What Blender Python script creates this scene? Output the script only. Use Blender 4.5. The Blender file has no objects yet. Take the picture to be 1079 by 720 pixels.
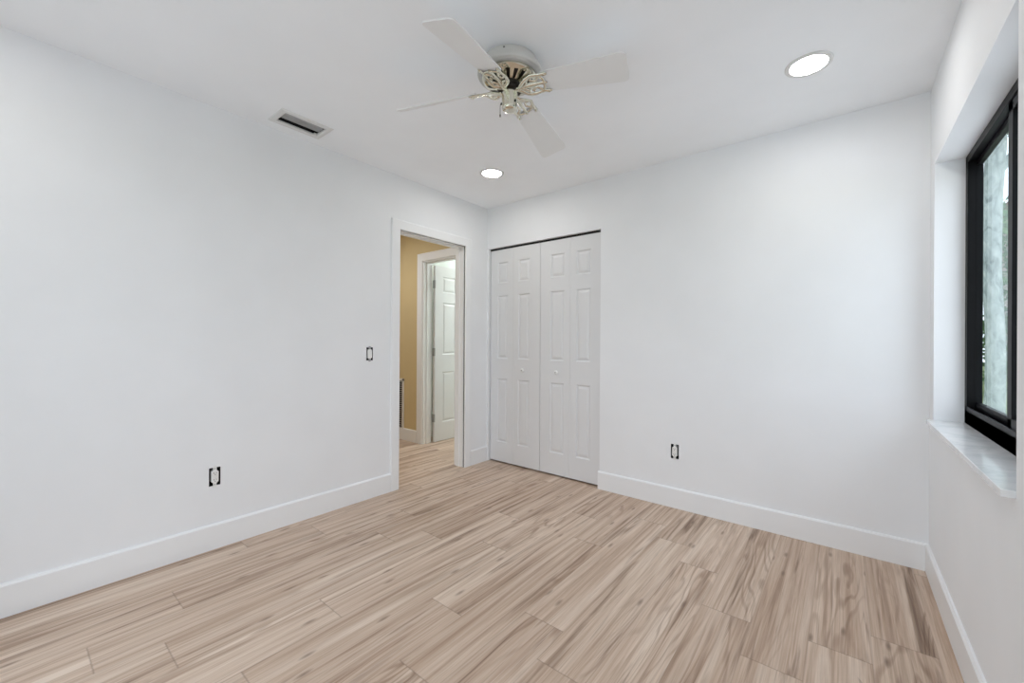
import bpy, bmesh, math, random
from mathutils import Vector, Matrix
random.seed(7)
SC = bpy.context.scene
COL = SC.collection

# ------------------------------------------------------------------ measured dimensions (metres)
F_PX = 434.5486
CAM = Vector((2.70868557, 0.0, 1.15236915))
W, D, H = 3.0436, 2.9632, 2.44            # right wall x, back wall y, ceiling height
RY = -0.62                                # rear wall behind the camera
T = 0.115                                 # partition thickness
TX = 0.153                                # outside wall thickness
HX = -3.4                                 # far end of the hall
WY0, WY1, WZ0, WZ1 = 1.598, 2.845, 0.785, 2.03   # window recess
DY0, DY1, DZ = 1.948, 2.662, 2.022        # doorway in the left wall
CX0, CX1, CZ = 0.018, 1.208, 2.048        # closet opening
EX0, EX1 = -0.968, -0.20                  # doorway at the end of the hall

# ------------------------------------------------------------------ camera
cam_d = bpy.data.cameras.new('camera')
cam = bpy.data.objects.new('camera', cam_d)
COL.objects.link(cam)
cam_d.sensor_fit = 'HORIZONTAL'
cam_d.sensor_width = 36.0
cam_d.lens = 36.0 * F_PX / 1079.0
cam_d.clip_start = 0.02
R = Vector((0.77793399, 0.62831749, 0.00598747))
U = Vector((-0.00424436, -0.00427416, 0.99998186))
Fw = Vector((-0.628331678, 0.777945287, 0.000658212))
cam.matrix_world = Matrix(((R.x, U.x, -Fw.x, CAM.x), (R.y, U.y, -Fw.y, CAM.y), (R.z, U.z, -Fw.z, CAM.z), (0, 0, 0, 1)))
SC.camera = cam

# ------------------------------------------------------------------ world, exposure, light levels
SKY = 2.15
GLOW = 0.6            # extra brightness of the hazy sky around the veiled sun
LAMP = 59.0
HALL_W = 11.5
END_W = 19.0
SC.view_settings.view_transform = 'Standard'
SC.view_settings.look = 'None'
SC.view_settings.gamma = 1.0
SC.view_settings.use_curve_mapping = False
SC.view_settings.exposure = 0.20
SC.cycles.use_denoising = True
SC.cycles.max_bounces = 14
SC.cycles.diffuse_bounces = 10
SC.cycles.glossy_bounces = 6
SC.cycles.transparent_max_bounces = 12
SC.cycles.sample_clamp_indirect = 6.0
SC.cycles.caustics_reflective = False
SC.cycles.caustics_refractive = False
wd = bpy.data.worlds.new('sky')
SC.world = wd
wd.use_nodes = True
bg = wd.node_tree.nodes['Background']
bg.inputs['Color'].default_value = (0.91, 0.965, 1.06, 1)
# an overcast sky, brighter around the veiled sun (which stands behind the camera, to the right)
wt = wd.node_tree
tcw = wt.nodes.new('ShaderNodeTexCoord')
dp = wt.nodes.new('ShaderNodeVectorMath')
dp.operation = 'DOT_PRODUCT'
dp.inputs[1].default_value = Vector((0.45, -0.80, 0.40)).normalized()
wt.links.new(tcw.outputs['Generated'], dp.inputs[0])


def wmath(op, a, b):
    nd = wt.nodes.new('ShaderNodeMath')
    nd.operation = op
    for i, v in enumerate((a, b)):
        if isinstance(v, (int, float)):
            nd.inputs[i].default_value = v
        else:
            wt.links.new(v, nd.inputs[i])
    return nd.outputs[0]


gl_ = wmath('POWER', wmath('MAXIMUM', dp.outputs['Value'], 0.0), 8.0)
wt.links.new(wmath('ADD', wmath('MULTIPLY', gl_, GLOW), SKY), bg.inputs['Strength'])


def area(name, loc, rot, sx, sy, power, color=(1, 1, 1), portal=False):
    l = bpy.data.lights.new(name, 'AREA')
    l.shape = 'RECTANGLE'
    l.size, l.size_y = sx, sy
    l.energy = power
    l.color = color
    l.cycles.is_portal = portal
    o = bpy.data.objects.new(name, l)
    o.location = loc
    o.rotation_euler = rot
    COL.objects.link(o)
    return o


# the sky seen through the window and the added rear opening (portals only guide the sampling)
area('window_portal', (W + TX + 0.02, (WY0 + WY1) / 2, (WZ0 + WZ1) / 2), (0, math.radians(90), 0), WZ1 - WZ0, WY1 - WY0, 1, portal=True)
area('fill_window_portal', (1.60, RY - TX - 0.02, 1.02), (math.radians(90), 0, 0), 2.1, 2.05, 1, portal=True)
# unseen area lamps added to light the hall and the room at its end
area('hall_fill', (-1.25, 2.0, H - 0.02), (0, 0, 0), 0.3, 0.3, HALL_W, (0.94, 0.97, 1.0))
area('end_room_fill', (-0.5, 4.3, H - 0.02), (0, 0, 0), 0.4, 0.4, END_W, (0.95, 0.975, 1.0))

# ------------------------------------------------------------------ material helpers
MATS = {}


def srgb(r, g, b):
    def f(c):
        c /= 255.0
        return c / 12.92 if c <= 0.04045 else ((c + 0.055) / 1.055) ** 2.4
    return (f(r), f(g), f(b), 1)


class NT:
    def __init__(s, name):
        s.m = bpy.data.materials.new(name)
        s.m.use_nodes = True
        s.t = s.m.node_tree
        s.b = s.t.nodes['Principled BSDF']

    def n(s, typ, **kw):
        nd = s.t.nodes.new(typ)
        for k, v in kw.items():
            setattr(nd, k, v)
        return nd

    def l(s, a, b):
        s.t.links.new(a, b)

    def math(s, op, a, b=None, c=None):
        nd = s.n('ShaderNodeMath', operation=op)
        for i, v in enumerate((a, b, c)):
            if v is None:
                continue
            if isinstance(v, (int, float)):
                nd.inputs[i].default_value = v
            else:
                s.l(v, nd.inputs[i])
        return nd.outputs[0]

    def noise(s, vec, scale, detail=3, rough=0.5, dist=0.0):
        nd = s.n('ShaderNodeTexNoise')
        nd.inputs['Scale'].default_value = scale
        nd.inputs['Detail'].default_value = detail
        nd.inputs['Roughness'].default_value = rough
        nd.inputs['Distortion'].default_value = dist
        if vec is not None:
            s.l(vec, nd.inputs['Vector'])
        return nd.outputs['Fac']

    def ramp(s, fac, stops):
        nd = s.n('ShaderNodeValToRGB')
        el = nd.color_ramp.elements
        while len(el) < len(stops):
            el.new(0.5)
        for e, (p, c) in zip(el, stops):
            e.position = p
            e.color = c
        s.l(fac, nd.inputs[0])
        return nd.outputs[0]

    def mix(s, fac, a, b, blend='MIX'):
        nd = s.n('ShaderNodeMix', data_type='RGBA', blend_type=blend)
        for sock, v in ((nd.inputs[0], fac), (nd.inputs[6], a), (nd.inputs[7], b)):
            if isinstance(v, (int, float)):
                sock.default_value = v
            elif isinstance(v, tuple):
                sock.default_value = v
            else:
                s.l(v, sock)
        return nd.outputs[2]


def paint(name, col, rough=0.55, bump=0.03, var=0.015, scale=60, spec=0.35, metal=0.0):
    k = NT(name)
    tc = k.n('ShaderNodeTexCoord')
    f = k.noise(tc.outputs['Object'], 3.0, 3)
    lo = tuple(max(0, c * (1 - var)) for c in col[:3]) + (1,)
    hi = tuple(min(1, c * (1 + var)) for c in col[:3]) + (1,)
    k.l(k.ramp(f, [(0.3, lo), (0.7, hi)]), k.b.inputs['Base Color'])
    k.b.inputs['Roughness'].default_value = rough
    k.b.inputs['Metallic'].default_value = metal
    k.b.inputs['Specular IOR Level'].default_value = spec
    if bump:
        bn = k.n('ShaderNodeBump')
        bn.inputs['Strength'].default_value = bump
        bn.inputs['Distance'].default_value = 0.002
        k.l(k.noise(tc.outputs['Object'], scale, 4), bn.inputs['Height'])
        k.l(bn.outputs[0], k.b.inputs['Normal'])
    MATS[name] = k.m
    return k.m


paint('wall_paint', (0.85, 0.862, 0.88, 1), 0.6, 0.04)
paint('ceiling_paint', (0.905, 0.92, 0.94, 1), 0.7, 0.04)
paint('trim_paint', (0.86, 0.87, 0.88, 1), 0.35, 0.01, 0.008)
paint('door_paint', (0.75, 0.755, 0.765, 1), 0.4, 0.015, 0.008)
paint('ochre_paint', srgb(210, 190, 146), 0.6, 0.04, 0.03)
paint('pale_green_paint', srgb(226, 232, 228), 0.6, 0.04)
paint('black_aluminium', (0.005, 0.005, 0.0055, 1), 0.40, 0.0, 0.05, spec=0.10)
paint('dark_box', (0.012, 0.012, 0.012, 1), 0.7, 0.0, 0.05)
paint('gap_shade_grey', (0.10, 0.10, 0.10, 1), 0.7, 0.0, 0.05)  # dark grey that paints the shade of the doorway gap
paint('white_plastic', (0.82, 0.82, 0.80, 1), 0.3, 0.0, 0.01)
paint('grey_metal', (0.42, 0.42, 0.42, 1), 0.4, 0.0, 0.04, metal=0.8)
paint('vent_white', (0.72, 0.72, 0.71, 1), 0.45, 0.0, 0.02)
paint('vent_grey', (0.36, 0.36, 0.36, 1), 0.5, 0.0, 0.06)
paint('fan_white', (0.64, 0.635, 0.61, 1), 0.32, 0.0, 0.02)
paint('blade_white', (0.80, 0.80, 0.80, 1), 0.4, 0.01, 0.015)
paint('brass', (0.72, 0.70, 0.60, 1), 0.15, 0.0, 0.05, metal=1.0)
paint('dark_metal', (0.03, 0.027, 0.022, 1), 0.3, 0.0, 0.1, metal=0.6)
paint('stucco', srgb(150, 140, 132), 0.85, 0.3, 0.05)
paint('bounce_concrete', (0.86, 0.86, 0.85, 1), 0.8, 0.1, 0.05)  # near white, so the added slab throws light indoors
paint('roof_tile', srgb(150, 96, 78), 0.8, 0.3, 0.12)
paint('house_glass', (0.05, 0.07, 0.09, 1), 0.1, 0.0, 0.05)


def mk_lamp():
    k = NT('lamp_lens')
    k.b.inputs['Base Color'].default_value = (0.9, 0.9, 0.9, 1)
    k.b.inputs['Emission Color'].default_value = (1.0, 0.98, 0.95, 1)
    k.b.inputs['Emission Strength'].default_value = LAMP
    MATS['lamp_lens'] = k.m


mk_lamp()


def mk_glass():
    k = NT('tinted_glass')
    out = k.t.nodes['Material Output']
    k.t.nodes.remove(k.b)
    tr = k.n('ShaderNodeBsdfTransparent')
    tr.inputs[0].default_value = (0.94, 0.965, 0.97, 1)
    gl = k.n('ShaderNodeBsdfGlossy')
    gl.inputs['Roughness'].default_value = 0.01
    gl.inputs[0].default_value = (0.9, 0.97, 1.0, 1)
    ge = k.n('ShaderNodeNewGeometry')
    dt = k.n('ShaderNodeVectorMath', operation='DOT_PRODUCT')
    k.l(ge.outputs['Normal'], dt.inputs[0])
    k.l(ge.outputs['Incoming'], dt.inputs[1])
    # reflectance of one face of the pane, rising towards grazing angles
    fr = k.math('MULTIPLY_ADD', k.math('POWER', k.math('SUBTRACT', 1.0, k.math('ABSOLUTE', dt.outputs['Value'])), 5.0), 0.5, 0.02)
    mx = k.n('ShaderNodeMixShader')
    k.l(fr, mx.inputs[0])
    k.l(tr.outputs[0], mx.inputs[1])
    k.l(gl.outputs[0], mx.inputs[2])
    k.l(mx.outputs[0], out.inputs[0])
    MATS['tinted_glass'] = k.m


mk_glass()


def mk_marble():
    k = NT('marble')
    tc = k.n('ShaderNodeTexCoord')
    mp = k.n('ShaderNodeMapping')
    mp.inputs['Rotation'].default_value = (0, 0, 0.6)
    mp.inputs['Scale'].default_value = (0.8, 1.1, 1.0)
    k.l(tc.outputs['Object'], mp.inputs[0])
    v = k.noise(mp.outputs[0], 3.2, 6, 0.6, 1.6)
    vein = k.math('ABSOLUTE', k.math('SUBTRACT', v, 0.5))
    c1 = k.ramp(vein, [(0.0, (0.76, 0.78, 0.79, 1)), (0.03, (0.84, 0.85, 0.86, 1)), (0.09, (0.88, 0.885, 0.89, 1))])
    c2 = k.ramp(k.noise(tc.outputs['Object'], 5, 3), [(0.35, (0.90, 0.91, 0.92, 1)), (0.65, (1, 1, 1, 1))])
    k.l(k.mix(1.0, c1, c2, 'MULTIPLY'), k.b.inputs['Base Color'])
    k.b.inputs['Roughness'].default_value = 0.09
    MATS['marble'] = k.m


mk_marble()


def mk_floor():
    k = NT('oak_plank')
    uv = k.n('ShaderNodeUVMap')
    uv.uv_map = 'plank'
    sx = k.n('ShaderNodeSeparateXYZ')
    k.l(uv.outputs[0], sx.inputs[0])
    u, v = sx.outputs[0], sx.outputs[1]
    at = k.n('ShaderNodeAttribute')
    at.attribute_name = 'rnd'
    rnd = at.outputs['Fac']

    def coords(su, sv, ofs):
        cb = k.n('ShaderNodeCombineXYZ')
        k.l(k.math('MULTIPLY', u, su), cb.inputs[0])
        k.l(k.math('MULTIPLY', v, sv), cb.inputs[1])
        k.l(k.math('MULTIPLY_ADD', rnd, 173.0, ofs), cb.inputs[2])
        return cb.outputs[0]
    # broad streaks, fine fibres, cathedral contours and knots, all stretched along the plank
    broad = k.noise(coords(10.0, 0.5, 3.0), 1.0, 4, 0.55, 0.6)
    streak = k.noise(coords(34.0, 0.75, 31.0), 1.0, 5, 0.62, 0.5)
    dark = k.noise(coords(24.0, 0.9, 71.0), 1.0, 4, 0.6, 0.8)
    fibre = k.noise(coords(210.0, 4.0, 7.0), 1.0, 3, 0.6, 0.0)
    field = k.noise(coords(5.5, 0.62, 57.0), 1.0, 3.0, 0.45, 0.4)
    cath = k.math('MULTIPLY_ADD', k.math('SINE', k.math('MULTIPLY', field, 105.0)), 0.5, 0.5)
    vo = k.n('ShaderNodeTexVoronoi')
    vo.voronoi_dimensions = '2D'
    vo.inputs['Scale'].default_value = 1.0
    k.l(coords(7.0, 1.9, 91.0), vo.inputs['Vector'])
    knot = k.ramp(vo.outputs['Distance'], [(0.0, (1, 1, 1, 1)), (0.03, (0.7, 0.7, 0.7, 1)), (0.075, (0, 0, 0, 1))])
    knot = k.math('MULTIPLY', knot, k.math('GREATER_THAN', k.noise(coords(3.0, 0.9, 141.0), 1.0, 0), 0.44))
    base = k.ramp(broad, [(0.28, srgb(203, 181, 162)), (0.50, srgb(220, 201, 184)), (0.72, srgb(231, 215, 199))])
    st = k.ramp(streak, [(0.34, srgb(196, 181, 169)), (0.48, srgb(238, 230, 223)), (0.60, srgb(255, 255, 255))])
    c = k.mix(0.75, base, st, 'MULTIPLY')
    dk = k.ramp(dark, [(0.30, srgb(150, 132, 119)), (0.43, srgb(255, 255, 255))])
    c = k.mix(0.75, c, dk, 'MULTIPLY')
    ct = k.ramp(cath, [(0.0, srgb(186, 170, 158)), (0.45, (1, 1, 1, 1))])
    zone = k.ramp(k.noise(coords(4.0, 0.6, 113.0), 1.0, 2), [(0.50, (0, 0, 0, 1)), (0.68, (1, 1, 1, 1))])
    c = k.mix(k.math('MULTIPLY', zone, 0.62), c, k.mix(1.0, c, ct, 'MULTIPLY'))
    fb = k.ramp(fibre, [(0.30, srgb(214, 206, 199)), (0.62, (1, 1, 1, 1))])
    c = k.mix(0.6, c, fb, 'MULTIPLY')
    c = k.mix(k.math('MULTIPLY', knot, 0.72), c, srgb(118, 97, 82))
    tone = k.ramp(rnd, [(0.0, srgb(242, 239, 237)), (0.5, srgb(249, 248, 247)), (1.0, (1, 1, 1, 1))])
    c = k.mix(1.0, c, tone, 'MULTIPLY')
    # seams, from the distance to the plank's edges (stored as a second UV map: to the sides, to the ends)
    ed = k.n('ShaderNodeUVMap')
    ed.uv_map = 'edge'
    se = k.n('ShaderNodeSeparateXYZ')
    k.l(ed.outputs[0], se.inputs[0])

    def dist(a, length):   # a runs 0..length
        return k.math('MINIMUM', a, k.math('SUBTRACT', length, a))
    du = dist(se.outputs[0], 0.19)
    at2 = k.n('ShaderNodeAttribute')
    at2.attribute_name = 'plen'
    dv = dist(se.outputs[1], at2.outputs['Fac'])
    gap_u = k.ramp(du, [(0.0, (1, 1, 1, 1)), (0.0014, (0, 0, 0, 1))])
    gap_v = k.ramp(dv, [(0.0, (1, 1, 1, 1)), (0.0018, (0, 0, 0, 1))])
    c = k.mix(k.math('MULTIPLY', gap_u, 0.22), c, srgb(110, 90, 76))
    c = k.mix(k.math('MULTIPLY', gap_v, 0.40), c, srgb(96, 78, 66))
    k.l(c, k.b.inputs['Base Color'])
    k.l(k.math('MULTIPLY_ADD', fibre, 0.12, 0.42), k.b.inputs['Roughness'])
    k.b.inputs['Specular IOR Level'].default_value = 0.35
    bn = k.n('ShaderNodeBump')
    bn.inputs['Strength'].default_value = 0.12
    bn.inputs['Distance'].default_value = 0.001
    k.l(fibre, bn.inputs['Height'])
    k.l(bn.outputs[0], k.b.inputs['Normal'])
    MATS['oak_plank'] = k.m


mk_floor()


def mk_nature(name, a, b, c, scale, rough=0.9, stretch=(1, 1, 1), bump=0.6):
    k = NT(name)
    tc = k.n('ShaderNodeTexCoord')
    mp = k.n('ShaderNodeMapping')
    mp.inputs['Scale'].default_value = stretch
    k.l(tc.outputs['Object'], mp.inputs[0])
    f = k.noise(mp.outputs[0], scale, 6, 0.65, 0.8)
    k.l(k.ramp(f, [(0.3, a), (0.5, b), (0.7, c)]), k.b.inputs['Base Color'])
    k.b.inputs['Roughness'].default_value = rough
    bn = k.n('ShaderNodeBump')
    bn.inputs['Strength'].default_value = bump
    bn.inputs['Distance'].default_value = 0.02
    k.l(f, bn.inputs['Height'])
    k.l(bn.outputs[0], k.b.inputs['Normal'])
    MATS[name] = k.m


mk_nature('bark', srgb(116, 126, 126), srgb(172, 182, 180), srgb(206, 212, 208), 11, stretch=(1, 1, 0.45))
mk_nature('grass', srgb(86, 104, 62), srgb(118, 136, 84), srgb(150, 160, 110), 3)
mk_nature('leaf', srgb(52, 78, 44), srgb(84, 116, 70), srgb(130, 156, 104), 6)
mk_nature('leaf_dark', srgb(36, 58, 38), srgb(58, 86, 54), srgb(96, 124, 82), 6)

# ------------------------------------------------------------------ mesh helpers


class MB:
    """Collects shapes into one mesh object."""

    def __init__(s):
        s.bm = bmesh.new()

    def quad(s, *pts):
        return s.bm.faces.new([s.bm.verts.new(p) for p in pts])

    def box(s, a, b, bevel=0.0, seg=2):
        x0, y0, z0 = (min(a[i], b[i]) for i in range(3))
        x1, y1, z1 = (max(a[i], b[i]) for i in range(3))
        vs = [s.bm.verts.new(p) for p in ((x0, y0, z0), (x1, y0, z0), (x1, y1, z0), (x0, y1, z0), (x0, y0, z1), (x1, y0, z1), (x1, y1, z1), (x0, y1, z1))]
        fs = [s.bm.faces.new([vs[i] for i in f]) for f in ((0, 3, 2, 1), (4, 5, 6, 7), (0, 1, 5, 4), (1, 2, 6, 5), (2, 3, 7, 6), (3, 0, 4, 7))]
        if bevel:
            es = list({e for f in fs for e in f.edges})
            bmesh.ops.bevel(s.bm, geom=es, offset=bevel, segments=seg, profile=0.5, affect='EDGES')
        return s

    def prism(s, poly, f):
        """poly: list of 2-D points; f(x, y, t) -> 3-D point with t in {0, 1}."""
        a = [s.bm.verts.new(f(x, y, 0)) for x, y in poly]
        b = [s.bm.verts.new(f(x, y, 1)) for x, y in poly]
        s.bm.faces.new(a[::-1])
        s.bm.faces.new(b)
        n = len(poly)
        for i in range(n):
            j = (i + 1) % n
            s.bm.faces.new((a[i], a[j], b[j], b[i]))
        return s

    def lathe(s, prof, f=None, n=48, skip=None):
        """prof: list of (r, h); f maps (x, y, h) to 3-D; skip(ring, k) drops a face."""
        f = f or (lambda x, y, h: (x, y, h))
        rings = []
        for r, h in prof:
            if r < 1e-6:
                rings.append([s.bm.verts.new(f(0, 0, h))])
            else:
                rings.append([s.bm.verts.new(f(r * math.cos(2 * math.pi * k / n), r * math.sin(2 * math.pi * k / n), h)) for k in range(n)])
        for i in range(len(rings) - 1):
            a, b = rings[i], rings[i + 1]
            for k in range(n):
                if skip and skip(i, k):
                    continue
                j = (k + 1) % n
                v = [a[k], a[j], b[j], b[k]] if len(a) > 1 and len(b) > 1 else ([a[0], b[j], b[k]] if len(a) == 1 else [a[k], a[j], b[0]])
                s.bm.faces.new(v)
        return s

    def tube(s, pts, rad, n=8, f=None, flat=1.0):
        """round bar along pts (2 or more); rad a number or a list."""
        pts = [Vector(p) for p in pts]
        rings = []
        prev = None
        for i, p in enumerate(pts):
            d = (pts[min(i + 1, len(pts) - 1)] - pts[max(i - 1, 0)]).normalized()
            up = Vector((0, 0, 1)) if abs(d.z) < 0.95 else Vector((1, 0, 0))
            a = d.cross(up).normalized()
            b = a.cross(d).normalized()
            r = rad[i] if isinstance(rad, (list, tuple)) else rad
            ring = []
            for k in range(n):
                t = 2 * math.pi * k / n
                q = p + a * r * math.cos(t) + b * r * flat * math.sin(t)
                ring.append(s.bm.verts.new(f(*q) if f else q))
            rings.append(ring)
        for i in range(len(rings) - 1):
            for k in range(n):
                j = (k + 1) % n
                s.bm.faces.new((rings[i][k], rings[i][j], rings[i + 1][j], rings[i + 1][k]))
        s.bm.faces.new(rings[0][::-1])
        s.bm.faces.new(rings[-1])
        return s

    def build(s, name, mat, parent=None, smooth=False, angle=35, kind=None, label=None):
        bmesh.ops.remove_doubles(s.bm, verts=s.bm.verts, dist=1e-6)
        bmesh.ops.recalc_face_normals(s.bm, faces=s.bm.faces)
        me = bpy.data.meshes.new(name)
        s.bm.to_mesh(me)
        s.bm.free()
        me.materials.append(MATS[mat])
        if smooth:
            for p in me.polygons:
                p.use_smooth = True
            try:
                me.set_sharp_from_angle(angle=math.radians(angle))
            except Exception:
                pass
        o = bpy.data.objects.new(name, me)
        COL.objects.link(o)
        if parent is not None:
            o.parent = parent
        if kind:
            o['kind'] = kind
        if label:
            o['label'] = label
        return o


def tag(o, label, cat, group=None, kind=None):
    o['label'] = label
    o['category'] = cat
    if group:
        o['group'] = group
    if kind:
        o['kind'] = kind
    return o


def empty(name, loc, label, cat, group=None, kind=None):
    o = bpy.data.objects.new(name, None)
    o.empty_display_size = 0.1
    o.location = loc
    COL.objects.link(o)
    return tag(o, label, cat, group, kind)


def struct(mb, name, mat, label, cat, **kw):
    return tag(mb.build(name, mat, **kw), label, cat, kind='structure')


def slab(u, v, holes, f):
    """A wall or ceiling slab with rectangular holes: f(u, v, t) -> point, t = 0 face, 1 back."""
    us = sorted({u[0], u[1], *[h[0] for h in holes], *[h[1] for h in holes]})
    vs = sorted({v[0], v[1], *[h[2] for h in holes], *[h[3] for h in holes]})
    us = [a for a in us if u[0] <= a <= u[1]]
    vs = [a for a in vs if v[0] <= a <= v[1]]

    def solid(i, j):
        if i < 0 or j < 0 or i >= len(us) - 1 or j >= len(vs) - 1:
            return False
        cu, cv = (us[i] + us[i + 1]) / 2, (vs[j] + vs[j + 1]) / 2
        return not any(h[0] < cu < h[1] and h[2] < cv < h[3] for h in holes)
    mb = MB()
    for i in range(len(us) - 1):
        for j in range(len(vs) - 1):
            if not solid(i, j):
                continue
            a, b, c, d = us[i], us[i + 1], vs[j], vs[j + 1]
            for t in (0, 1):
                mb.quad(f(a, c, t), f(b, c, t), f(b, d, t), f(a, d, t))
            if not solid(i - 1, j):
                mb.quad(f(a, c, 0), f(a, d, 0), f(a, d, 1), f(a, c, 1))
            if not solid(i + 1, j):
                mb.quad(f(b, c, 0), f(b, d, 0), f(b, d, 1), f(b, c, 1))
            if not solid(i, j - 1):
                mb.quad(f(a, c, 0), f(b, c, 0), f(b, c, 1), f(a, c, 1))
            if not solid(i, j + 1):
                mb.quad(f(a, d, 0), f(b, d, 0), f(b, d, 1), f(a, d, 1))
    return mb


# ------------------------------------------------------------------ the room shell
LO = (0.7447, 0.397)     # outlet on the left wall (y, z)
LS = (1.695, 1.0575)     # switch on the left wall
BO = (1.785, 0.391)      # outlet on the back wall (x, z)
BW, BH = 0.027, 0.050    # half size of an outlet box opening
SW, SH = 0.0265, 0.048

VENT = (0.112, 0.258, 0.992, 1.244)      # ceiling vent opening x0 x1 y0 y1
struct(slab((HX, W + TX), (RY - TX, 5.4), [VENT], lambda a, b, t: (a, b, H + 0.12 * t)), 'ceiling', 'ceiling_paint',
       'flat white painted ceiling above the fan', 'ceiling')
struct(slab((RY - TX, D), (0, H), [(DY0 - 0.022, DY1 + 0.022, 0, DZ + 0.022), (LO[0] - BW, LO[0] + BW, LO[1] - BH, LO[1] + BH), (LS[0] - SW, LS[0] + SW, LS[1] - SH, LS[1] + SH)],
            lambda a, b, t: (-T * t, a, b)), 'wall_left', 'wall_paint', 'plain white wall with the doorway, left of the room', 'wall')
struct(slab((-T, W + TX), (0, H), [(CX0, CX1, 0, CZ), (BO[0] - BW, BO[0] + BW, BO[1] - BH, BO[1] + BH)],
            lambda a, b, t: (a, D + T * t, b)), 'wall_back', 'wall_paint', 'plain white wall holding the closet doors', 'wall')
struct(slab((RY - TX, D), (0, H), [(WY0, WY1, WZ0 - 0.02, WZ1)], lambda a, b, t: (W + TX * t, a, b)), 'wall_right', 'wall_paint',
       'white wall around the deep window recess', 'wall')
RWX0, RWX1, RWZ0, RWZ1 = 0.55, 2.65, 0.0, 2.06
struct(slab((0, W), (0, H), [(RWX0, RWX1, RWZ0, RWZ1)], lambda a, b, t: (a, RY - TX * t, b)), 'wall_front', 'wall_paint',
       'white wall behind the camera', 'wall')
# closet enclosure behind the folding doors
mb = MB()
mb.box((-T, D + T, 0), (0.0, D + 0.75, H)).box((CX1 + 0.02, D + T, 0), (CX1 + 0.08, D + 0.75, H)).box((-T, D + 0.75, 0), (CX1 + 0.08, D + 0.81, H))
struct(mb, 'wall_closet', 'wall_paint', 'closet interior walls behind the folding doors', 'wall')
# the hall beyond the doorway and the room at its end
struct(slab((HX, -T), (0, H), [(EX0, EX1, 0, 2.05)], lambda a, b, t: (a, D + T * t, b)), 'wall_hall', 'ochre_paint',
       'ochre yellow wall of the hall seen through the doorway', 'wall')
mb = MB()
mb.box((HX, 0.85, 0), (-T, 0.95, H)).box((HX - 0.1, 0.85, 0), (HX, D, H))
struct(mb, 'wall_hall_near', 'ochre_paint', 'ochre yellow near wall of the hall', 'wall')
mb = MB()
mb.box((EX0 - 0.30, D + T, 0), (EX0 - 0.20, 5.3, H)).box((-T - 0.02, D + T, 0), (-T, 5.3, H)).box((EX0 - 0.30, 5.3, 0), (-T, 5.4, H))
struct(mb, 'wall_end_room', 'pale_green_paint', 'pale green wall above the open hall door', 'wall')


def make_floor():
    """One floor of planks 0.19 m wide; every plank a face with its own grain; joints where the photo has them."""
    w, L = 0.19, 1.22
    known = {0: 2.161, 1: 1.971, 2: 1.722, 3: 1.943, 5: 1.228, 6: 1.408, 10: 0.895, 12: 0.205, 13: 0.495}
    bm = bmesh.new()
    uv1 = bm.loops.layers.uv.new('plank')
    uv2 = bm.loops.layers.uv.new('edge')
    data = []
    k = -1
    ymin, ymax = RY, 5.3
    rng = random.Random(3)
    prev = 0
    while True:
        x1 = 2.982 - w * k
        x0 = x1 - w
        if x1 < HX:
            break
        ph = known.get(k)
        if ph is None:
            ph = (prev + rng.choice((0.31, 0.44, 0.53, 0.72, 0.87))) % L
        prev = ph
        y = ph - L * math.ceil((ph - ymin) / L)
        while y < ymax:
            a, b = max(y, ymin), min(y + L, ymax)
            if b - a > 1e-3:
                xa, xb = max(x0, HX), min(x1, W)
                vs = [bm.verts.new(p) for p in ((xa, a, 0), (xb, a, 0), (xb, b, 0), (xa, b, 0))]
                f = bm.faces.new(vs)
                ox, oy = rng.uniform(0, 40), rng.uniform(0, 40)
                for lp, (px, py) in zip(f.loops, ((xa, a), (xb, a), (xb, b), (xa, b))):
                    lp[uv1].uv = (px - x0 + ox, py - y + oy)
                    lp[uv2].uv = (px - x0, py - y)
                data.append((rng.random(), L))
            y += L
        k += 1
    me = bpy.data.meshes.new('floor')
    bm.to_mesh(me)
    bm.free()
    a1 = me.attributes.new('rnd', 'FLOAT', 'FACE')
    a2 = me.attributes.new('plen', 'FLOAT', 'FACE')
    for i, (r, l) in enumerate(data):
        a1.data[i].value = r
        a2.data[i].value = l
    me.materials.append(MATS['oak_plank'])
    o = bpy.data.objects.new('floor', me)
    COL.objects.link(o)
    tag(o, 'light greyish oak plank floor running towards the closet', 'floor', kind='structure')


make_floor()

# ------------------------------------------------------------------ baseboards
BBH, BBT = 0.138, 0.014


def bb_prof():
    return [(0, 0), (BBT, 0), (BBT, BBH - 0.009), (BBT - 0.006, BBH), (0, BBH)]


def baseboard(name, runs, label):
    """runs: list of (origin, direction, length, outward normal)."""
    mb = MB()
    for o, d, L, n in runs:
        o, d, n = Vector(o), Vector(d), Vector(n)
        mb.prism(bb_prof(), lambda x, y, t: o + n * x + Vector((0, 0, y)) + d * (L * t))
    return struct(mb, name, 'trim_paint', label, 'baseboard')


baseboard('baseboard_left', [((0, RY, 0), (0, 1, 0), DY0 - 0.076 - RY, (1, 0, 0)), ((0, DY1 + 0.077, 0), (0, 1, 0), D - DY1 - 0.077, (1, 0, 0))],
          'tall white baseboard along the left wall beside the doorway')
baseboard('baseboard_back', [((CX1 - 0.008, D, 0), (1, 0, 0), W - CX1 + 0.008, (0, -1, 0))], 'tall white baseboard right of the closet')
baseboard('baseboard_right', [((W, RY, 0), (0, 1, 0), D - RY - BBT, (-1, 0, 0))], 'tall white baseboard under the window')
baseboard('baseboard_hall', [((HX, D, 0), (1, 0, 0), EX0 - 0.094 - HX, (0, -1, 0))], 'white baseboard of the ochre hall wall')

# ------------------------------------------------------------------ doorway trim in the left wall
tr1 = empty('trim_1', (0, (DY0 + DY1) / 2, 0), 'white casing and jamb around the open doorway', 'door trim', kind='structure')
off = Vector((0, -(DY0 + DY1) / 2, 0))


def shifted(f, o):
    return lambda *a: Vector(f(*a)) + o


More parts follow.
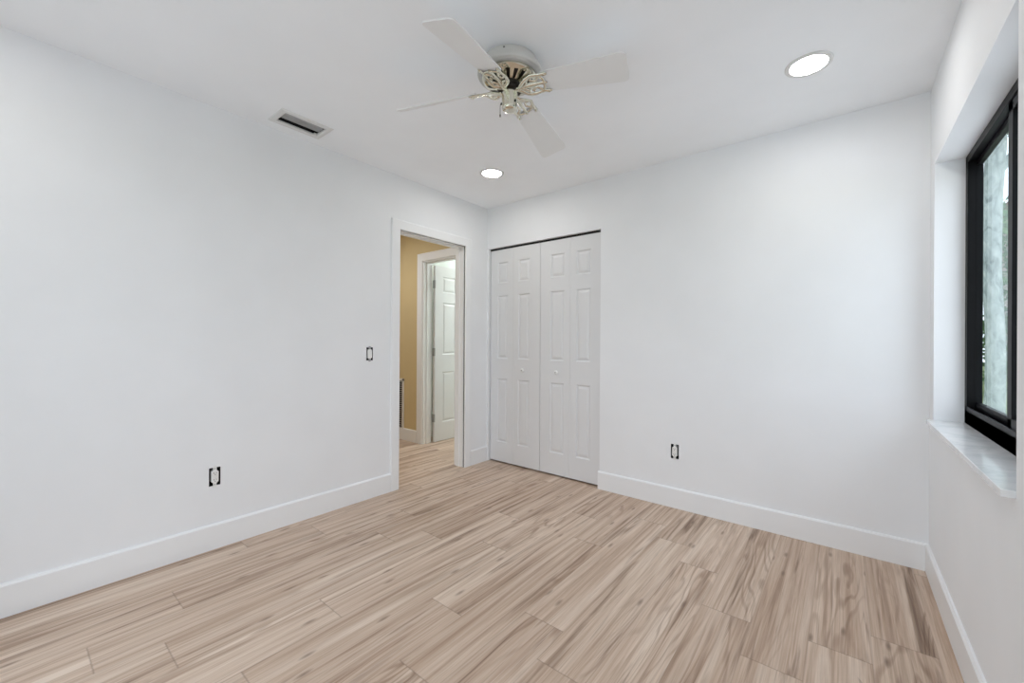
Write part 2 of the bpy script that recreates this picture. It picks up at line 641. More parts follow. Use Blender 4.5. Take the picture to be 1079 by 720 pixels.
def casing(mb, y0, y1, zt, cw, th, f):
    """flat casing with eased edges: two legs and a head; f(a, b, c): along, up, outward."""
    prof = [(0, 0), (0.007, 0.0), (0.012, 0.003), (cw - 0.004, 0.003), (cw, 0.007)]
    poly = [(0.0, 0.0), (0.0, th - 0.004), (0.004, th - 0.001), (cw - 0.01, th), (cw - 0.003, th - 0.003), (cw, th - 0.008), (cw, 0.0)]
    # legs run from the floor to the mitre; x in poly counts away from the opening
    for side in (-1, 1):
        e = y0 if side < 0 else y1
        mb.prism(poly, lambda x, c, t: f(e + side * x, t * (zt + x), c))
    mb.prism(poly, lambda x, c, t: f((y0 - x) if t == 0 else (y1 + x), zt + x, c))


mb = MB()
casing(mb, DY0, DY1, DZ, 0.076, 0.016, shifted(lambda a, b, c: (c, a, b), off))
mb.build('casing', 'trim_paint', tr1)
mb = MB()
JF, JB = -0.013, -T - 0.001
mb.box(Vector((JF, DY0 - 0.0215, 0)) + off, Vector((JB, DY0 + 0.004, DZ)) + off)
mb.box(Vector((JF, DY1 - 0.004, 0)) + off, Vector((JB, DY1 + 0.0215, DZ)) + off)
mb.box(Vector((JF, DY0, DZ - 0.005)) + off, Vector((JB, DY1, DZ + 0.0215)) + off)
for a, b in (((-0.058, DY0 + 0.004, 0), (-0.092, DY0 + 0.010, DZ - 0.005)), ((-0.058, DY1 - 0.010, 0), (-0.092, DY1 - 0.004, DZ - 0.005)),
             ((-0.058, DY0 + 0.004, DZ - 0.012), (-0.092, DY1 - 0.004, DZ - 0.005))):
    mb.box(Vector(a) + off, Vector(b) + off, 0.001)
mb.build('jamb', 'trim_paint', tr1)
mb = MB()  # dark strips stand in for the shade between casing and jamb
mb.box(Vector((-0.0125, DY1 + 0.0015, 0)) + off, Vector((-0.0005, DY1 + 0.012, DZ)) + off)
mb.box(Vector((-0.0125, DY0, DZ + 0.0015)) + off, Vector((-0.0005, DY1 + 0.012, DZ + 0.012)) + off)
mb.build('gap_shade', 'gap_shade_grey', tr1, label='thin dark grey strip standing in for gap shade')
mb = MB()
casing(mb, DY0, DY1, DZ, 0.076, 0.016, shifted(lambda a, b, c: (-T - c, a, b), off))
mb.build('hall_side_casing', 'trim_paint', tr1)

# ------------------------------------------------------------------ doorway trim at the end of the hall
tr2 = empty('trim_2', ((EX0 + EX1) / 2, D, 0), 'white casing and jamb around the hall end doorway', 'door trim', kind='structure')
off = Vector((-(EX0 + EX1) / 2, -D, 0))
mb = MB()
casing(mb, EX0 - 0.002, EX1 + 0.002, 2.045, 0.09, 0.016, shifted(lambda a, b, c: (a, D - c, b), off))
mb.build('casing', 'trim_paint', tr2)
mb = MB()
mb.box(Vector((EX0 - 0.001, D - 0.002, 0)) + off, Vector((EX0 + 0.014, D + T + 0.002, 2.05)) + off)
mb.box(Vector((EX1 - 0.014, D - 0.002, 0)) + off, Vector((EX1 + 0.001, D + T + 0.002, 2.05)) + off)
mb.box(Vector((EX0, D - 0.002, 2.036)) + off, Vector((EX1, D + T + 0.002, 2.051)) + off)
mb.box(Vector((EX0 + 0.014, D + 0.035, 0)) + off, Vector((EX0 + 0.024, D + 0.07, 2.036)) + off, 0.001)
mb.box(Vector((EX0 + 0.014, D + 0.035, 2.026)) + off, Vector((EX1 - 0.014, D + 0.07, 2.036)) + off, 0.001)
mb.build('jamb', 'trim_paint', tr2)

# ------------------------------------------------------------------ moulded panel doors


def panel_face(mb, w, h, rects, f):
    """one moulded door face; f(a, b, c): across, up, depth into the door."""
    us = sorted({0, w, *[r[0] for r in rects], *[r[1] for r in rects]})
    vs = sorted({0, h, *[r[2] for r in rects], *[r[3] for r in rects]})
    for i in range(len(us) - 1):
        for j in range(len(vs) - 1):
            cu, cv = (us[i] + us[i + 1]) / 2, (vs[j] + vs[j + 1]) / 2
            if any(r[0] < cu < r[1] and r[2] < cv < r[3] for r in rects):
                continue
            mb.quad(f(us[i], vs[j], 0), f(us[i + 1], vs[j], 0), f(us[i + 1], vs[j + 1], 0), f(us[i], vs[j + 1], 0))
    prof = [(0, 0), (0.004, 0.005), (0.009, 0.009), (0.014, 0.0095), (0.030, 0.003), (0.034, 0.002)]
    for x0, x1, z0, z1 in rects:
        loops = [[(x0 + i, z0 + i, d), (x1 - i, z0 + i, d), (x1 - i, z1 - i, d), (x0 + i, z1 - i, d)] for i, d in prof]
        for A, B in zip(loops, loops[1:]):
            for q in range(4):
                mb.quad(f(*A[q]), f(*A[(q + 1) % 4]), f(*B[(q + 1) % 4]), f(*B[q]))
        mb.quad(*[f(*q) for q in loops[-1]])


def panel_door(w, h, th, rects, f, both=True):
    mb = MB()
    panel_face(mb, w, h, rects, f)
    if both:
        panel_face(mb, w, h, rects, lambda a, b, c: f(a, b, th - c))
    else:
        mb.quad(f(0, 0, th), f(w, 0, th), f(w, h, th), f(0, h, th))
    for a, b, c, d in (((0, 0), (w, 0), 0, 0), ((w, 0), (w, h), 0, 0), ((w, h), (0, h), 0, 0), ((0, h), (0, 0), 0, 0)):
        mb.quad(f(a[0], a[1], 0), f(b[0], b[1], 0), f(b[0], b[1], th), f(a[0], a[1], th))
    return mb


# folding closet doors: two pairs of leaves
CY = D + 0.028
LZ0, LZ1 = 0.014, 2.029
rows = [(0.196, 0.801), (0.991, 1.592), (1.710, 1.909)]
pairs = [('door_2', 'left white folding closet door nearest the doorway', [(0.027, 0.3135, 0.115, 0.241), (0.315, 0.6105, 0.364, 0.494)], 1, 0.424),
         ('door_3', 'right white folding closet door nearest the long baseboard', [(0.6145, 0.9155, 0.719, 0.859), (0.917, 1.203, 0.976, 1.108)], 0, 0.788)]
for name, label, leaves, ki, kx in pairs:
    cx = (leaves[0][0] + leaves[1][1]) / 2
    r = empty(name, (cx, CY, 0), label, 'door', kind='structure')
    for li, (x0, x1, p0, p1) in enumerate(leaves):
        leaf = panel_door(x1 - x0, LZ1 - LZ0, 0.03, [(p0 - x0, p1 - x0, a - LZ0, b - LZ0) for a, b in rows],
                          lambda a, b, c: (x0 - cx + a, c, LZ0 + b), both=False).build('door_leaf', 'door_paint', r)
        if li == ki:
            kb = MB()
            kb.lathe([(0.0, 0.026), (0.008, 0.0255), (0.0155, 0.022), (0.0185, 0.016), (0.015, 0.009), (0.007, 0.006), (0.006, 0.002), (0.010, 0.0005), (0.010, -0.001)],
                     lambda x, y, h: (kx - cx + x, -h, 0.892 + y), 24)
            kn = kb.build('knob', 'white_plastic', leaf, smooth=True)
            sb = MB()
            sb.lathe([(0.0, 0.0285), (0.005, 0.028), (0.0068, 0.0245)], lambda x, y, h: (kx - cx + x, -h, 0.892 + y), 16)
            sb.build('knob_screw', 'vent_grey', leaf, smooth=True, label='small grey screw in the knob')
# head track and closet lining
tr3 = empty('trim_3', ((CX0 + CX1) / 2, D, CZ), 'thin metal folding door track above the closet', 'door track', kind='structure')
mb = MB()
cw = (CX1 - CX0) / 2 - 0.002
mb.box((-cw, 0.030, -0.018), (cw, 0.055, -0.001)).box((-cw, 0.0295, -0.0185), (cw, 0.032, -0.001))
mb.build('track', 'dark_box', tr3, label='dark door track')

# open six-panel door at the end of the hall, swung back into the end room
dr = empty('door_1', (EX0 + 0.016, D + T + 0.006, 0), 'white six panel door standing open at the hall end', 'door', kind='structure')
dw, dh = 0.735, 2.008
cols = [(0.115, 0.318), (0.417, 0.62)]
rws = [(0.22, 0.80), (1.0, 1.60), (1.715, 1.90)]
lf = panel_door(dw, dh, 0.035, [(a, b, c - 0.008, d - 0.008) for a, b in cols for c, d in rws], lambda a, b, c: (0.040 - c, a + 0.008, 0.008 + b))
lf.build('door_leaf', 'door_paint', dr)
for hz in (0.28, 1.03, 1.80):
    hb = MB()
    hb.lathe([(0.0, 0.0), (0.0065, 0.0), (0.0065, 0.09), (0.0, 0.09)], lambda x, y, h: (0.044 + x, 0.002 + y, hz - 0.045 + h), 14)
    hb.box((0.010, -0.004, hz - 0.045), (0.046, -0.0015, hz + 0.045))
    hb.build('hinge', 'grey_metal', dr, smooth=True, label='grey steel hinge')

# return air grille in the hall wall
gv = empty('return_grille', (-1.475, D - 0.001, 0.39), 'white louvred return air grille low on the ochre hall wall', 'vent')
mb = MB()
gw, gh = 0.175, 0.322
for a, b in (((-gw, -0.011, -gh), (-gw + 0.028, 0, gh)), ((gw - 0.028, -0.011, -gh), (gw, 0, gh)), ((-gw, -0.011, gh - 0.028), (gw, 0, gh)), ((-gw, -0.011, -gh), (gw, 0, -gh + 0.028))):
    mb.box(a, b, 0.002)
mb.build('grille_frame', 'vent_white', gv)
mb = MB()
n = 24
for i in range(n):
    z = -gh + 0.034 + (2 * gh - 0.068) * (i + 0.5) / n
    mb.prism([(-0.003, -0.004), (-0.009, -0.014), (-0.0075, -0.014), (-0.001, -0.004)], lambda y, q, t: ((-gw + 0.026) if t == 0 else (gw - 0.026), y, z + q + 0.012))
mb.build('louvres', 'grey_metal', gv, label='angled grey louvres')
mb = MB()
mb.box((-gw + 0.02, -0.0015, -gh + 0.02), (gw - 0.02, -0.0005, gh - 0.02))
mb.build('backing', 'dark_box', gv)

# ------------------------------------------------------------------ window in the right wall
win = empty('window_1', (W + 0.103, (WY0 + WY1) / 2, WZ0), 'black framed sliding window in the deep white recess', 'window', kind='structure')
o = Vector((-(W + 0.103), -(WY0 + WY1) / 2, -WZ0))
FX = W + 0.103


def wb(mb, a, b, bev=0.0015):
    mb.box(Vector(a) + o, Vector(b) + o, bev)


FD = 0.049     # frame depth
mb = MB()
wb(mb, (FX, WY1 - 0.044, WZ0), (FX + FD, WY1, WZ1))
wb(mb, (FX, WY0, WZ0), (FX + FD, WY0 + 0.027, WZ1))
wb(mb, (FX, WY0, WZ1 - 0.035), (FX + FD, WY1, WZ1))
wb(mb, (FX, WY0, WZ0), (FX + 0.006, WY1, WZ0 + 0.080))
wb(mb, (FX, WY0, WZ0), (FX + FD, WY1, WZ0 + 0.062))
mb.build('window_frame', 'black_aluminium', win)
GXF = FX + 0.034     # plane of the fixed far pane
mb = MB()
gy0, gy1, gz0, gz1 = 2.175, WY1 - 0.044, WZ0 + 0.060, WZ1 - 0.034
wb(mb, (GXF - 0.008, gy1 - 0.001, gz0), (GXF + 0.014, gy1 + 0.004, gz1))
wb(mb, (GXF - 0.006, gy0, gz0), (GXF + 0.014, gy0 + 0.040, gz1))
wb(mb, (GXF - 0.006, gy0, gz1 - 0.022), (GXF + 0.014, gy1, gz1 + 0.002))
wb(mb, (GXF - 0.006, gy0, gz0), (GXF + 0.014, gy1, WZ0 + 0.101))
sf = mb.build('fixed_sash', 'black_aluminium', win)
mb = MB()
wb(mb, (GXF - 0.003, gy0 + 0.036, WZ0 + 0.098), (GXF + 0.003, gy1 + 0.001, gz1 - 0.019), 0)
mb.build('glass_pane', 'tinted_glass', sf, label='far tinted glass pane')
GXN = FX + 0.016
mb = MB()
sy0, sy1, sz0, sz1 = WY0 + 0.024, 2.224, WZ0 + 0.062, WZ1 - 0.034
wb(mb, (GXN - 0.010, sy1 - 0.050, sz0), (GXN + 0.010, sy1, sz1))
wb(mb, (GXN - 0.010, sy0, sz0), (GXN + 0.010, sy0 + 0.045, sz1))
wb(mb, (GXN - 0.010, sy0, sz1 - 0.035), (GXN + 0.010, sy1, sz1))
wb(mb, (GXN - 0.010, sy0, sz0), (GXN + 0.010, sy1, sz0 + 0.05))
ss = mb.build('sliding_sash', 'black_aluminium', win)
mb = MB()
wb(mb, (GXN - 0.003, sy0 + 0.04, sz0 + 0.045), (GXN + 0.003, sy1 - 0.046, sz1 - 0.030), 0)
mb.build('glass_pane', 'tinted_glass', ss, label='near tinted glass pane')
mb = MB()
wb(mb, (W - 0.026, WY0 + 0.0005, WZ0 - 0.0195), (FX + 0.02, WY1 - 0.0005, WZ0), 0.002)
mb.build('window_sill', 'marble', win, label='white marble window sill with grey veins')

# unseen glass door added behind the camera to fill the room with daylight
rw = empty('fill_window', ((RWX0 + RWX1) / 2, RY - 0.1, RWZ0), 'black framed glass door added behind the camera for fill light', 'window', kind='structure')
mb = MB()
hw = (RWX1 - RWX0) / 2
for a, b in (((-hw, 0, 0), (-hw + 0.04, -0.07, RWZ1 - RWZ0)), ((hw - 0.04, 0, 0), (hw, -0.07, RWZ1 - RWZ0)), ((-hw, 0, RWZ1 - RWZ0 - 0.04), (hw, -0.07, RWZ1 - RWZ0)), ((-hw, 0, 0), (hw, -0.07, 0.05)), ((-0.03, 0, 0), (0.03, -0.07, RWZ1 - RWZ0))):
    mb.box(a, b, 0.0015)
mb.build('window_frame', 'black_aluminium', rw)
mb = MB()
mb.box((-hw + 0.03, -0.033, 0.03), (hw - 0.03, -0.039, RWZ1 - RWZ0 - 0.03))
mb.build('glass_pane', 'tinted_glass', rw)

# ------------------------------------------------------------------ ceiling fan
FANC = Vector((1.50105, 1.46727, H))
fan = empty('ceiling_fan', FANC, 'white four blade hugger ceiling fan with brass motor', 'ceiling fan')
prof = [(0.0, -0.001), (0.121, -0.001), (0.124, -0.004), (0.124, -0.012), (0.1205, -0.0125), (0.1205, -0.0155), (0.129, -0.016), (0.131, -0.028), (0.1275, -0.0285), (0.1275, -0.0315),
        (0.137, -0.032), (0.140, -0.044), (0.1365, -0.0445), (0.1365, -0.0475), (0.145, -0.048), (0.1475, -0.060), (0.149, -0.066), (0.149, -0.071), (0.146, -0.077), (0.139, -0.081), (0.135, -0.0815), (0.135, -0.0835), (0.128, -0.086), (0.110, -0.086)]
hz = MB().lathe([(r, z * 0.86) for r, z in prof], n=72)
house = hz.build('housing', 'fan_white', fan, smooth=True, angle=25)
for k in range(3):
    a = math.radians(-62 + 120 * k)
    sb = MB()
    sb.lathe([(0.0, 0.004), (0.004, 0.0035), (0.0045, 0.0)], lambda x, y, h: ((0.127 + h) * math.cos(a) - x * math.sin(a), (0.127 + h) * math.sin(a) + x * math.cos(a), -0.019 + y), 12)
    sb.build('housing_screw', 'dark_metal', house, smooth=True, label='dark screw on the fan housing')
# vented brass motor cover: a dome with radial slots over a dark core
NS = 72
dome = MB()
dprof = [(0.112, -0.070), (0.126, -0.0745), (0.127, -0.083), (0.120, -0.090), (0.108, -0.0945), (0.100, -0.0975), (0.088, -0.102), (0.076, -0.1065), (0.065, -0.110), (0.056, -0.1125)]
dome.lathe(dprof, n=NS, skip=lambda i, k: 4 <= i <= 7 and (k % 4) in (0, 1))
dome.build('motor_cover', 'brass', fan, smooth=True, angle=30)
MB().lathe([(0.115, -0.079), (0.104, -0.089), (0.085, -0.097), (0.060, -0.105), (0.0, -0.108)], n=48).build('motor_core', 'dark_metal', fan, smooth=True, label='dark core behind the slots')
MB().lathe([(0.052, -0.106), (0.056, -0.114), (0.057, -0.128), (0.052, -0.136), (0.040, -0.141), (0.0, -0.142)], n=40).build('flywheel', 'dark_metal', fan, smooth=True, label='dark flywheel hub')
cup = MB().lathe([(0.030, -0.138), (0.037, -0.142), (0.0375, -0.150), (0.0365, -0.154), (0.0365, -0.208), (0.035, -0.216), (0.030, -0.221), (0.020, -0.2235), (0.0, -0.2245)], n=40).build('switch_cup', 'brass', fan, smooth=True, angle=40)
for ang, L in ((218, 0.040), (352, 0.010)):
    a = math.radians(ang)
    px, py = 0.041 * math.cos(a), 0.041 * math.sin(a)
    ch = MB()
    ch.tube([(0.034 * math.cos(a), 0.034 * math.sin(a), -0.190), (px, py, -0.191)], 0.005, 10)
    ch.tube([(px, py, -0.190), (px * 1.06, py * 1.06, -0.200), (px * 1.06, py * 1.06, -0.200 - L)], 0.0012, 6)
    ch.tube([(px * 1.06, py * 1.06, -0.198 - L), (px * 1.06, py * 1.06, -0.204 - L), (px * 1.06, py * 1.06, -0.212 - L)], [0.0018, 0.0032, 0.0015], 8)
    ch.build('pull_chain', 'dark_metal', fan, smooth=True)
RB, WT, RI, WI = 0.5307, 0.1487, 0.158, 0.1045
TH0, PI0, DR0 = -1.26566691, -0.29908798, -0.10020979
PER = [(-0.12914436, 0.06005964, 0.00461215), (-0.02777451, 0.07945827, 0.02973139), (-0.13546974, 0.04490064, -0.06993528), (0.29238862, -0.18441854, -0.06461805)]


def rounded(pts, rads):
    """2-D polygon with rounded corners."""
    out = []
    n = len(pts)
    for i, (p, r) in enumerate(zip(pts, rads)):
        p = Vector(p)
        a = (Vector(pts[i - 1]) - p).normalized()
        b = (Vector(pts[(i + 1) % n]) - p).normalized()
        for s in range(7):
            t = s / 6
            q = p + a * r * (1 - t) ** 2 + b * r * t ** 2
            out.append((q.x, q.y))
    return out


for k in range(4):
    dth, dpi, ddr = PER[k]
    a, pt, d = TH0 + dth + k * math.pi / 2, PI0 + dpi, DR0 + ddr
    ca, sa = math.cos(a), math.sin(a)
    rd = Vector((ca * math.cos(d), sa * math.cos(d), math.sin(d)))
    upv = Vector((-ca * math.sin(d), -sa * math.sin(d), math.cos(d)))
    tg0 = Vector((-sa, ca, 0))
    tg = tg0 * math.cos(pt) + upv * math.sin(pt)
    up = rd.cross(tg)
    hub = Vector((0, 0, -0.115))

    def bf(x, y, z, hub=hub, rd=rd, tg=tg, up=up):
        return hub + rd * x + tg * y + up * z
    mb = MB()
    poly = rounded([(RI, -WI / 2), (RB, -WT / 2), (RB, WT / 2), (RI, WI / 2)], [0.012, 0.026, 0.026, 0.012])
    mb.prism(poly, lambda x, y, t: bf(x, y, -0.003 + 0.006 * t))
    mb.build('blade', 'blade_white', fan)

    # ornate brass blade iron: a scrolled open plate under the blade and an arm to the hub
    def iron(x, y, z, a=a, rd=rd, tg=tg, up=up, tg0=tg0):
        # twist from level at the hub to the blade's pitch
        s = max(0.0, min(1.0, (x - 0.055) / 0.06))
        q = tg0 * (1 - s) + tg * s
        return hub + rd * x + q * y + up * (z - 0.012 * (1 - s))
    mb = MB()
    zi = -0.0072
    for sd in (-1, 1):
        mb.tube([(0.046, sd * 0.008, zi), (0.062, sd * 0.016, zi - 0.004), (0.076, sd * 0.034, zi - 0.007), (0.094, sd * 0.046, zi - 0.006), (0.116, sd * 0.050, zi - 0.003), (0.140, sd * 0.046, zi), (0.160, sd * 0.044, zi), (0.182, sd * 0.046, zi), (0.192, sd * 0.045, zi)],
                [0.010, 0.010, 0.009, 0.009, 0.008, 0.0075, 0.008, 0.009, 0.005], 12, iron, 0.55)
        mb.tube([(0.150, sd * 0.046, zi), (0.147, sd * 0.030, zi), (0.132, sd * 0.018, zi), (0.116, sd * 0.020, zi), (0.108, sd * 0.030, zi), (0.116, sd * 0.037, zi)],
                [0.007, 0.0075, 0.007, 0.006, 0.006, 0.0065], 10, iron, 0.55)
        mb.tube([(0.062, sd * 0.010, zi), (0.080, sd * 0.013, zi - 0.003), (0.092, sd * 0.023, zi - 0.004), (0.094, sd * 0.036, zi - 0.004)], [0.008, 0.0075, 0.007, 0.006], 10, iron, 0.55)
    mb.tube([(0.036, 0, zi), (0.070, 0, zi), (0.100, 0, zi), (0.140, 0, zi), (0.170, 0, zi), (0.182, 0, zi)], [0.015, 0.013, 0.009, 0.007, 0.010, 0.004], 12, iron, 0.5)
    mb.tube([(0.152, -0.046, zi), (0.166, -0.022, zi), (0.170, 0, zi), (0.166, 0.022, zi), (0.152, 0.046, zi)], 0.0065, 10, iron, 0.5)
    for x, y in ((0.180, 0.0455), (0.180, -0.0455), (0.170, 0.0)):
        mb.lathe([(0.0, -0.0155), (0.004, -0.0145), (0.0052, -0.011), (0.0052, -0.004)], lambda p, q, h: iron(x + p, y + q, h), 12)
    mb.build('blade_iron', 'brass', fan, smooth=True, angle=50)

# ------------------------------------------------------------------ recessed ceiling lights


def downlight(x, y, label):
    r = empty('downlight', (x, y, H), label, 'ceiling light', 'recessed ceiling lights')
    MB().lathe([(0.0725, -0.0035), (0.0735, -0.0060), (0.083, -0.0070), (0.090, -0.0055), (0.0925, -0.0025), (0.0925, -0.0005), (0.068, -0.0005), (0.0725, -0.0035)], n=64).build('trim_ring', 'vent_white', r, smooth=True)
    MB().lathe([(0.0725, -0.0030), (0.060, -0.0032), (0.0, -0.0034)], n=64).build('lens', 'lamp_lens', r, label='glowing white lens')


downlight(2.572, 2.334, 'round recessed ceiling light nearest the window')
downlight(0.605, 2.348, 'round recessed ceiling light nearest the closet')
downlight(2.572, 0.10, 'unseen recessed ceiling light added above the camera for fill')  # out of view, added to fill the room
downlight(0.605, -0.32, 'unseen recessed ceiling light added in the near left corner for fill')  # out of view, added to brighten the near left side

# ------------------------------------------------------------------ ceiling vent
VX, VY = (VENT[0] + VENT[1]) / 2, (VENT[2] + VENT[3]) / 2
cv = empty('ceiling_vent', (VX, VY, H), 'rectangular white ceiling vent with grey damper near the left wall', 'vent')
ix, iy = (VENT[1] - VENT[0]) / 2, (VENT[3] - VENT[2]) / 2
ox, oy = 0.0965, 0.149
mb = MB()
fl = [(ix - 0.010, iy - 0.010, 0.006), (ix - 0.010, iy - 0.010, -0.004), (ix - 0.002, iy - 0.002, -0.008), (ix + 0.006, iy + 0.006, -0.009), (ox - 0.003, oy - 0.003, -0.005), (ox, oy, -0.001), (ox, oy, 0.0)]
for A, B in zip(fl, fl[1:]):
    qa = [(-A[0], -A[1], A[2]), (A[0], -A[1], A[2]), (A[0], A[1], A[2]), (-A[0], A[1], A[2])]
    qb = [(-B[0], -B[1], B[2]), (B[0], -B[1], B[2]), (B[0], B[1], B[2]), (-B[0], B[1], B[2])]
    for q in range(4):
        mb.quad(qa[q], qa[(q + 1) % 4], qb[(q + 1) % 4], qb[q])
mb.build('vent_frame', 'vent_white', cv)
mb = MB()
e = 0.002
mb.quad((-ix + e, -iy + e, 0.0), (-ix + e, iy - e, 0.0), (-ix + e, iy - e, 0.11), (-ix + e, -iy + e, 0.11))
mb.quad((ix - e, -iy + e, 0.0), (ix - e, iy - e, 0.0), (ix - e, iy - e, 0.11), (ix - e, -iy + e, 0.11))
mb.quad((-ix + e, -iy + e, 0.0), (ix - e, -iy + e, 0.0), (ix - e, -iy + e, 0.11), (-ix + e, -iy + e, 0.11))
mb.quad((-ix + e, iy - e, 0.0), (ix - e, iy - e, 0.0), (ix - e, iy - e, 0.11), (-ix + e, iy - e, 0.11))
mb.quad((-ix + e, -iy + e, 0.11), (ix - e, -iy + e, 0.11), (ix - e, iy - e, 0.11), (-ix + e, iy - e, 0.11))
mb.build('duct', 'dark_box', cv)
mb = MB()
arc = [(-ix + 0.035, 0.020), (-ix + 0.050, 0.011), (-0.005, 0.006), (0.030, 0.006), (ix - 0.014, 0.012)]
poly = arc + [(x, z + 0.0015) for x, z in arc[::-1]]
mb.prism(poly, lambda x, z, t: (x, (-iy + 0.014) + (2 * iy - 0.028) * t, z))
mb.build('damper_blade', 'vent_grey', cv, smooth=True)
mb = MB()
for x in (-0.014, 0.020):
    mb.prism([(x, 0.000), (x + 0.0015, 0.000), (x + 0.007, 0.006), (x + 0.0055, 0.006)], lambda p, z, t: (p, (-iy + 0.012) + (2 * iy - 0.024) * t, z))
mb.build('louvres', 'vent_grey', cv)
mb = MB()
mb.box((-ix + 0.012, iy - 0.030, -0.006), (-ix + 0.030, iy - 0.012, 0.004), 0.002)
mb.build('damper_lever', 'vent_white', cv)

# ------------------------------------------------------------------ outlets and switch without cover plates


def device(name, loc, f, hw_, hh_, label, cat, switch=False):
    """f(a, b, c): along the wall, up, out of the wall (local to loc)."""
    r = empty(name, loc, label, cat, None if switch else 'uncovered wall outlets')
    e = 0.0008
    A, B, Cc = hw_ - e, hh_ - e, 0.05
    mb = MB()
    mb.quad(f(-A, -B, -Cc), f(A, -B, -Cc), f(A, B, -Cc), f(-A, B, -Cc))
    for p, q in (((-A, -B), (A, -B)), ((A, -B), (A, B)), ((A, B), (-A, B)), ((-A, B), (-A, -B))):
        mb.quad(f(*p, -Cc), f(*q, -Cc), f(*q, -0.0008), f(*p, -0.0008))
    mb.build('electrical_box', 'dark_box', r, label='dark open electrical box')
    w = 0.0165
    bh = 0.035 if not switch else 0.034
    ch = 0.008
    octo = [(-w + ch, -bh), (w - ch, -bh), (w, -bh + ch), (w, bh - ch), (w - ch, bh), (-w + ch, bh), (-w, bh - ch), (-w, -bh + ch)]
    mb = MB()
    mb.prism(octo, lambda x, y, t: f(x, y, -0.035 + 0.041 * t))
    body = mb.build('device_body', 'white_plastic', r)
    # steel strap with wide ears above and below
    mb = MB()
    ear = [(-0.0085, -hh_ - 0.008), (0.0085, -hh_ - 0.008), (0.0085, hh_ + 0.008), (-0.0085, hh_ + 0.008)]
    mb.prism(ear, lambda x, y, t: f(x, y, 0.0006 + 0.0012 * t))
    mb.build('strap', 'white_plastic' if not switch else 'grey_metal', r)
    for sy in (-1, 1):
        sb = MB()
        sb.lathe([(0.0, 0.0042), (0.0025, 0.0038), (0.0034, 0.0018)], lambda x, y, h: f(x, sy * (hh_ - 0.006) + y, h), 12)
        sb.build('screw', 'grey_metal', r, smooth=True)
    if switch:
        mb = MB()
        mb.prism([(-0.011, 0.006), (0.011, 0.006), (0.011, 0.0095), (-0.011, 0.0065)], lambda x, c, t: f(x, -0.028 + 0.056 * t, c))
        mb.build('rocker', 'white_plastic', r)
    else:
        for sy in (-1, 1):
            mb = MB()
            ov = [(0.0135 * math.cos(t), max(-0.0115, min(0.0115, 0.0145 * math.sin(t)))) for t in [2 * math.pi * i / 24 for i in range(24)]]
            mb.prism(ov, lambda x, y, t: f(x, sy * 0.0185 + y, 0.006 + 0.002 * t))
            fc = mb.build('socket_face', 'white_plastic', r)
            mb = MB()
            for sx, L in ((-0.0055, 0.0042), (0.0055, 0.0034)):
                mb.prism([(sx - 0.0008, -L), (sx + 0.0008, -L), (sx + 0.0008, L), (sx - 0.0008, L)], lambda x, y, t: f(x, sy * 0.0185 + 0.003 + y, 0.0078 + 0.0005 * t))
            mb.prism([(0.002 * math.cos(q * math.pi / 4), 0.002 * math.sin(q * math.pi / 4)) for q in range(8)], lambda x, y, t: f(x, sy * 0.0185 - 0.006 + y, 0.0078 + 0.0005 * t))
            mb.build('slots', 'dark_box', fc)
    return r


lf_ = lambda a, b, c: (c, a, b)
bk_ = lambda a, b, c: (a, -c, b)
device('outlet', (0, LO[0], LO[1]), lf_, BW, BH, 'white outlet without cover plate low on the left wall', 'outlet')
device('outlet', (BO[0], D, BO[1]), bk_, BW, BH, 'white outlet without cover plate right of the closet', 'outlet')
device('light_switch', (0, LS[0], LS[1]), lf_, SW, SH, 'light switch without cover plate beside the doorway', 'switch', True)

# ------------------------------------------------------------------ outside the window
GZ = -0.15
mb = MB()
mb.quad((-12, -25, GZ), (40, -25, GZ), (40, 45, GZ), (-12, 45, GZ))
tag(mb.build('ground', 'grass'), 'green lawn outside the window', 'lawn', kind='structure')


def leaves_mesh(mb, c, rad, n, size, rng):
    for _ in range(n):
        d = Vector((rng.gauss(0, 1), rng.gauss(0, 1), rng.gauss(0, 1))).normalized() * rng.uniform(0.55, 1.0)
        p = Vector(c) + Vector((d.x * rad[0], d.y * rad[1], d.z * rad[2]))
        a = Vector((rng.gauss(0, 1), rng.gauss(0, 1), rng.gauss(0, 1))).normalized()
        b = a.orthogonal().normalized()
        s = size * rng.uniform(0.6, 1.3)
        mb.quad(p - a * s, p + b * s * 0.45, p + a * s, p - b * s * 0.45)


rng = random.Random(11)
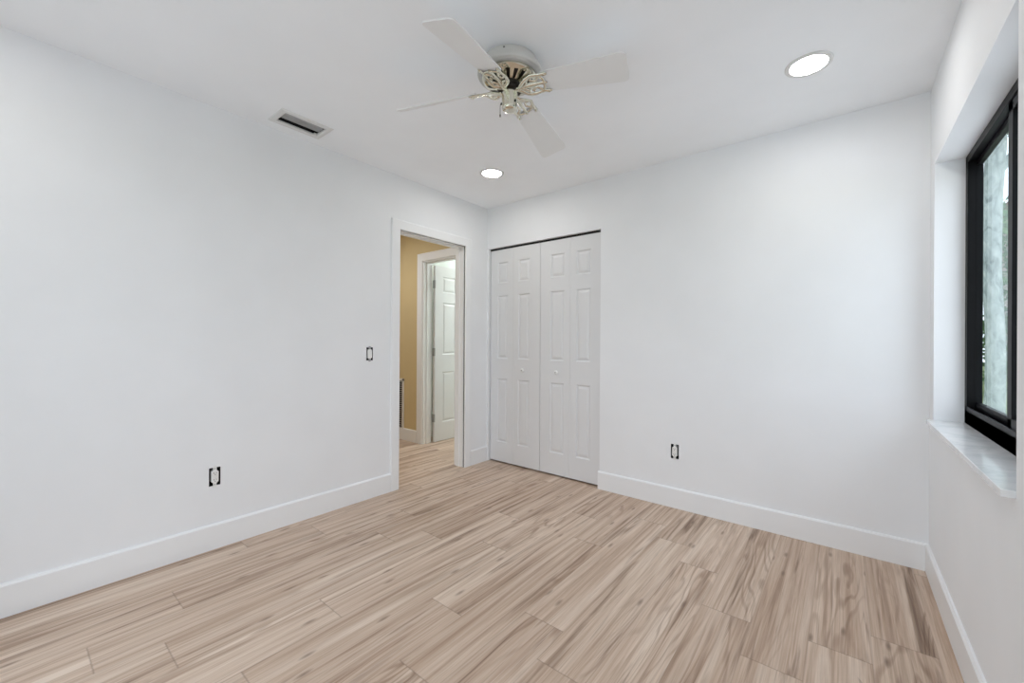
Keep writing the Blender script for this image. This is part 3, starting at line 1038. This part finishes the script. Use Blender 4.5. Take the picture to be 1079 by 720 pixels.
# tree with a pale trunk filling the far pane
ty = 9.0
tx = 2.7087 + 0.1848 * ty
tree = empty('tree', (tx, ty, GZ), 'pale barked tree standing close outside the window', 'tree')
mb = MB()
hs = [0, 0.15, 0.6, 1.4, 2.4, 3.4, 4.2, 5.2, 6.4]
mb.tube([(0.03 * math.sin(h * 1.7), 0.03 * math.cos(h * 1.3), h) for h in hs], [0.15, 0.118, 0.104, 0.098, 0.097, 0.10, 0.105, 0.08, 0.05], 20)
for ang, h0, L in ((0.6, 3.7, 1.8), (2.5, 4.1, 1.9), (4.3, 4.6, 1.6), (5.5, 5.2, 1.3)):
    mb.tube([(0, 0, h0), (0.35 * L * math.cos(ang), 0.35 * L * math.sin(ang), h0 + 0.5 * L), (0.75 * L * math.cos(ang), 0.75 * L * math.sin(ang), h0 + 0.95 * L)], [0.055, 0.04, 0.018], 10)
mb.build('trunk', 'bark', tree, smooth=True, angle=60)
mb = MB()
leaves_mesh(mb, (0, 0, 6.0), (2.0, 2.0, 1.7), 3600, 0.11, rng)
mb.build('foliage', 'leaf', tree)
# hedge and shrubs behind the tree
for i, (x, y, rx, rz, lab) in enumerate([(6.1, 16.0, 1.5, 2.6, 'dense green shrub behind the pale tree'), (3.0, 22.0, 1.4, 2.1, 'tall dark shrub left of the pale tree')]):
    sh = empty('shrub', (x, y, GZ), lab, 'shrub')
    mb = MB()
    leaves_mesh(mb, (0, 0, rz), (rx, rx, rz), 2200, 0.12, rng)
    mb.build('foliage', 'leaf_dark' if i else 'leaf', sh)
    mb = MB()
    for q in range(4):
        aq = q * 1.57
        mb.tube([(0.05 * math.cos(aq), 0.05 * math.sin(aq), 0), (0.5 * math.cos(aq), 0.5 * math.sin(aq), rz * 1.2)], [0.04, 0.02], 8)
    mb.build('stems', 'bark', sh)
mb = MB()  # pale slab added to bounce skylight up through the openings
mb.box((-2, -6, GZ - 0.02), (7, RY - TX, -0.02))
mb.box((W + TX, RY - TX, GZ - 0.02), (W + 5.0, 7.0, -0.05))
tag(mb.build('bounce_slab', 'bounce_concrete'), 'pale concrete slab added around the house corner to bounce light', 'bounce_slab', kind='structure')
# neighbouring house
hy = 20.0
hs_ = empty('house', (2.7087 + 0.2035 * hy + 5.0, hy, GZ), 'taupe stucco house beyond the window', 'house')
mb = MB()
mb.box((-4.0, 0, 0), (6, 7, 6.4))
wl = mb.build('wall', 'stucco', hs_)
mb = MB()
mb.prism([(-4.6, 6.4), (6.6, 6.4), (3.6, 8.6), (-1.6, 8.6)], lambda x, z, t: (x, -0.6 + 8.2 * t, z))
mb.build('roof', 'roof_tile', hs_)
for x in (-2.6, 0.4, 3.4):
    for z in (1.0, 3.9):
        mb = MB()
        mb.box((x, -0.03, z), (x + 1.1, 0.02, z + 1.3), 0.01)
        mb.build('window', 'house_glass', hs_)
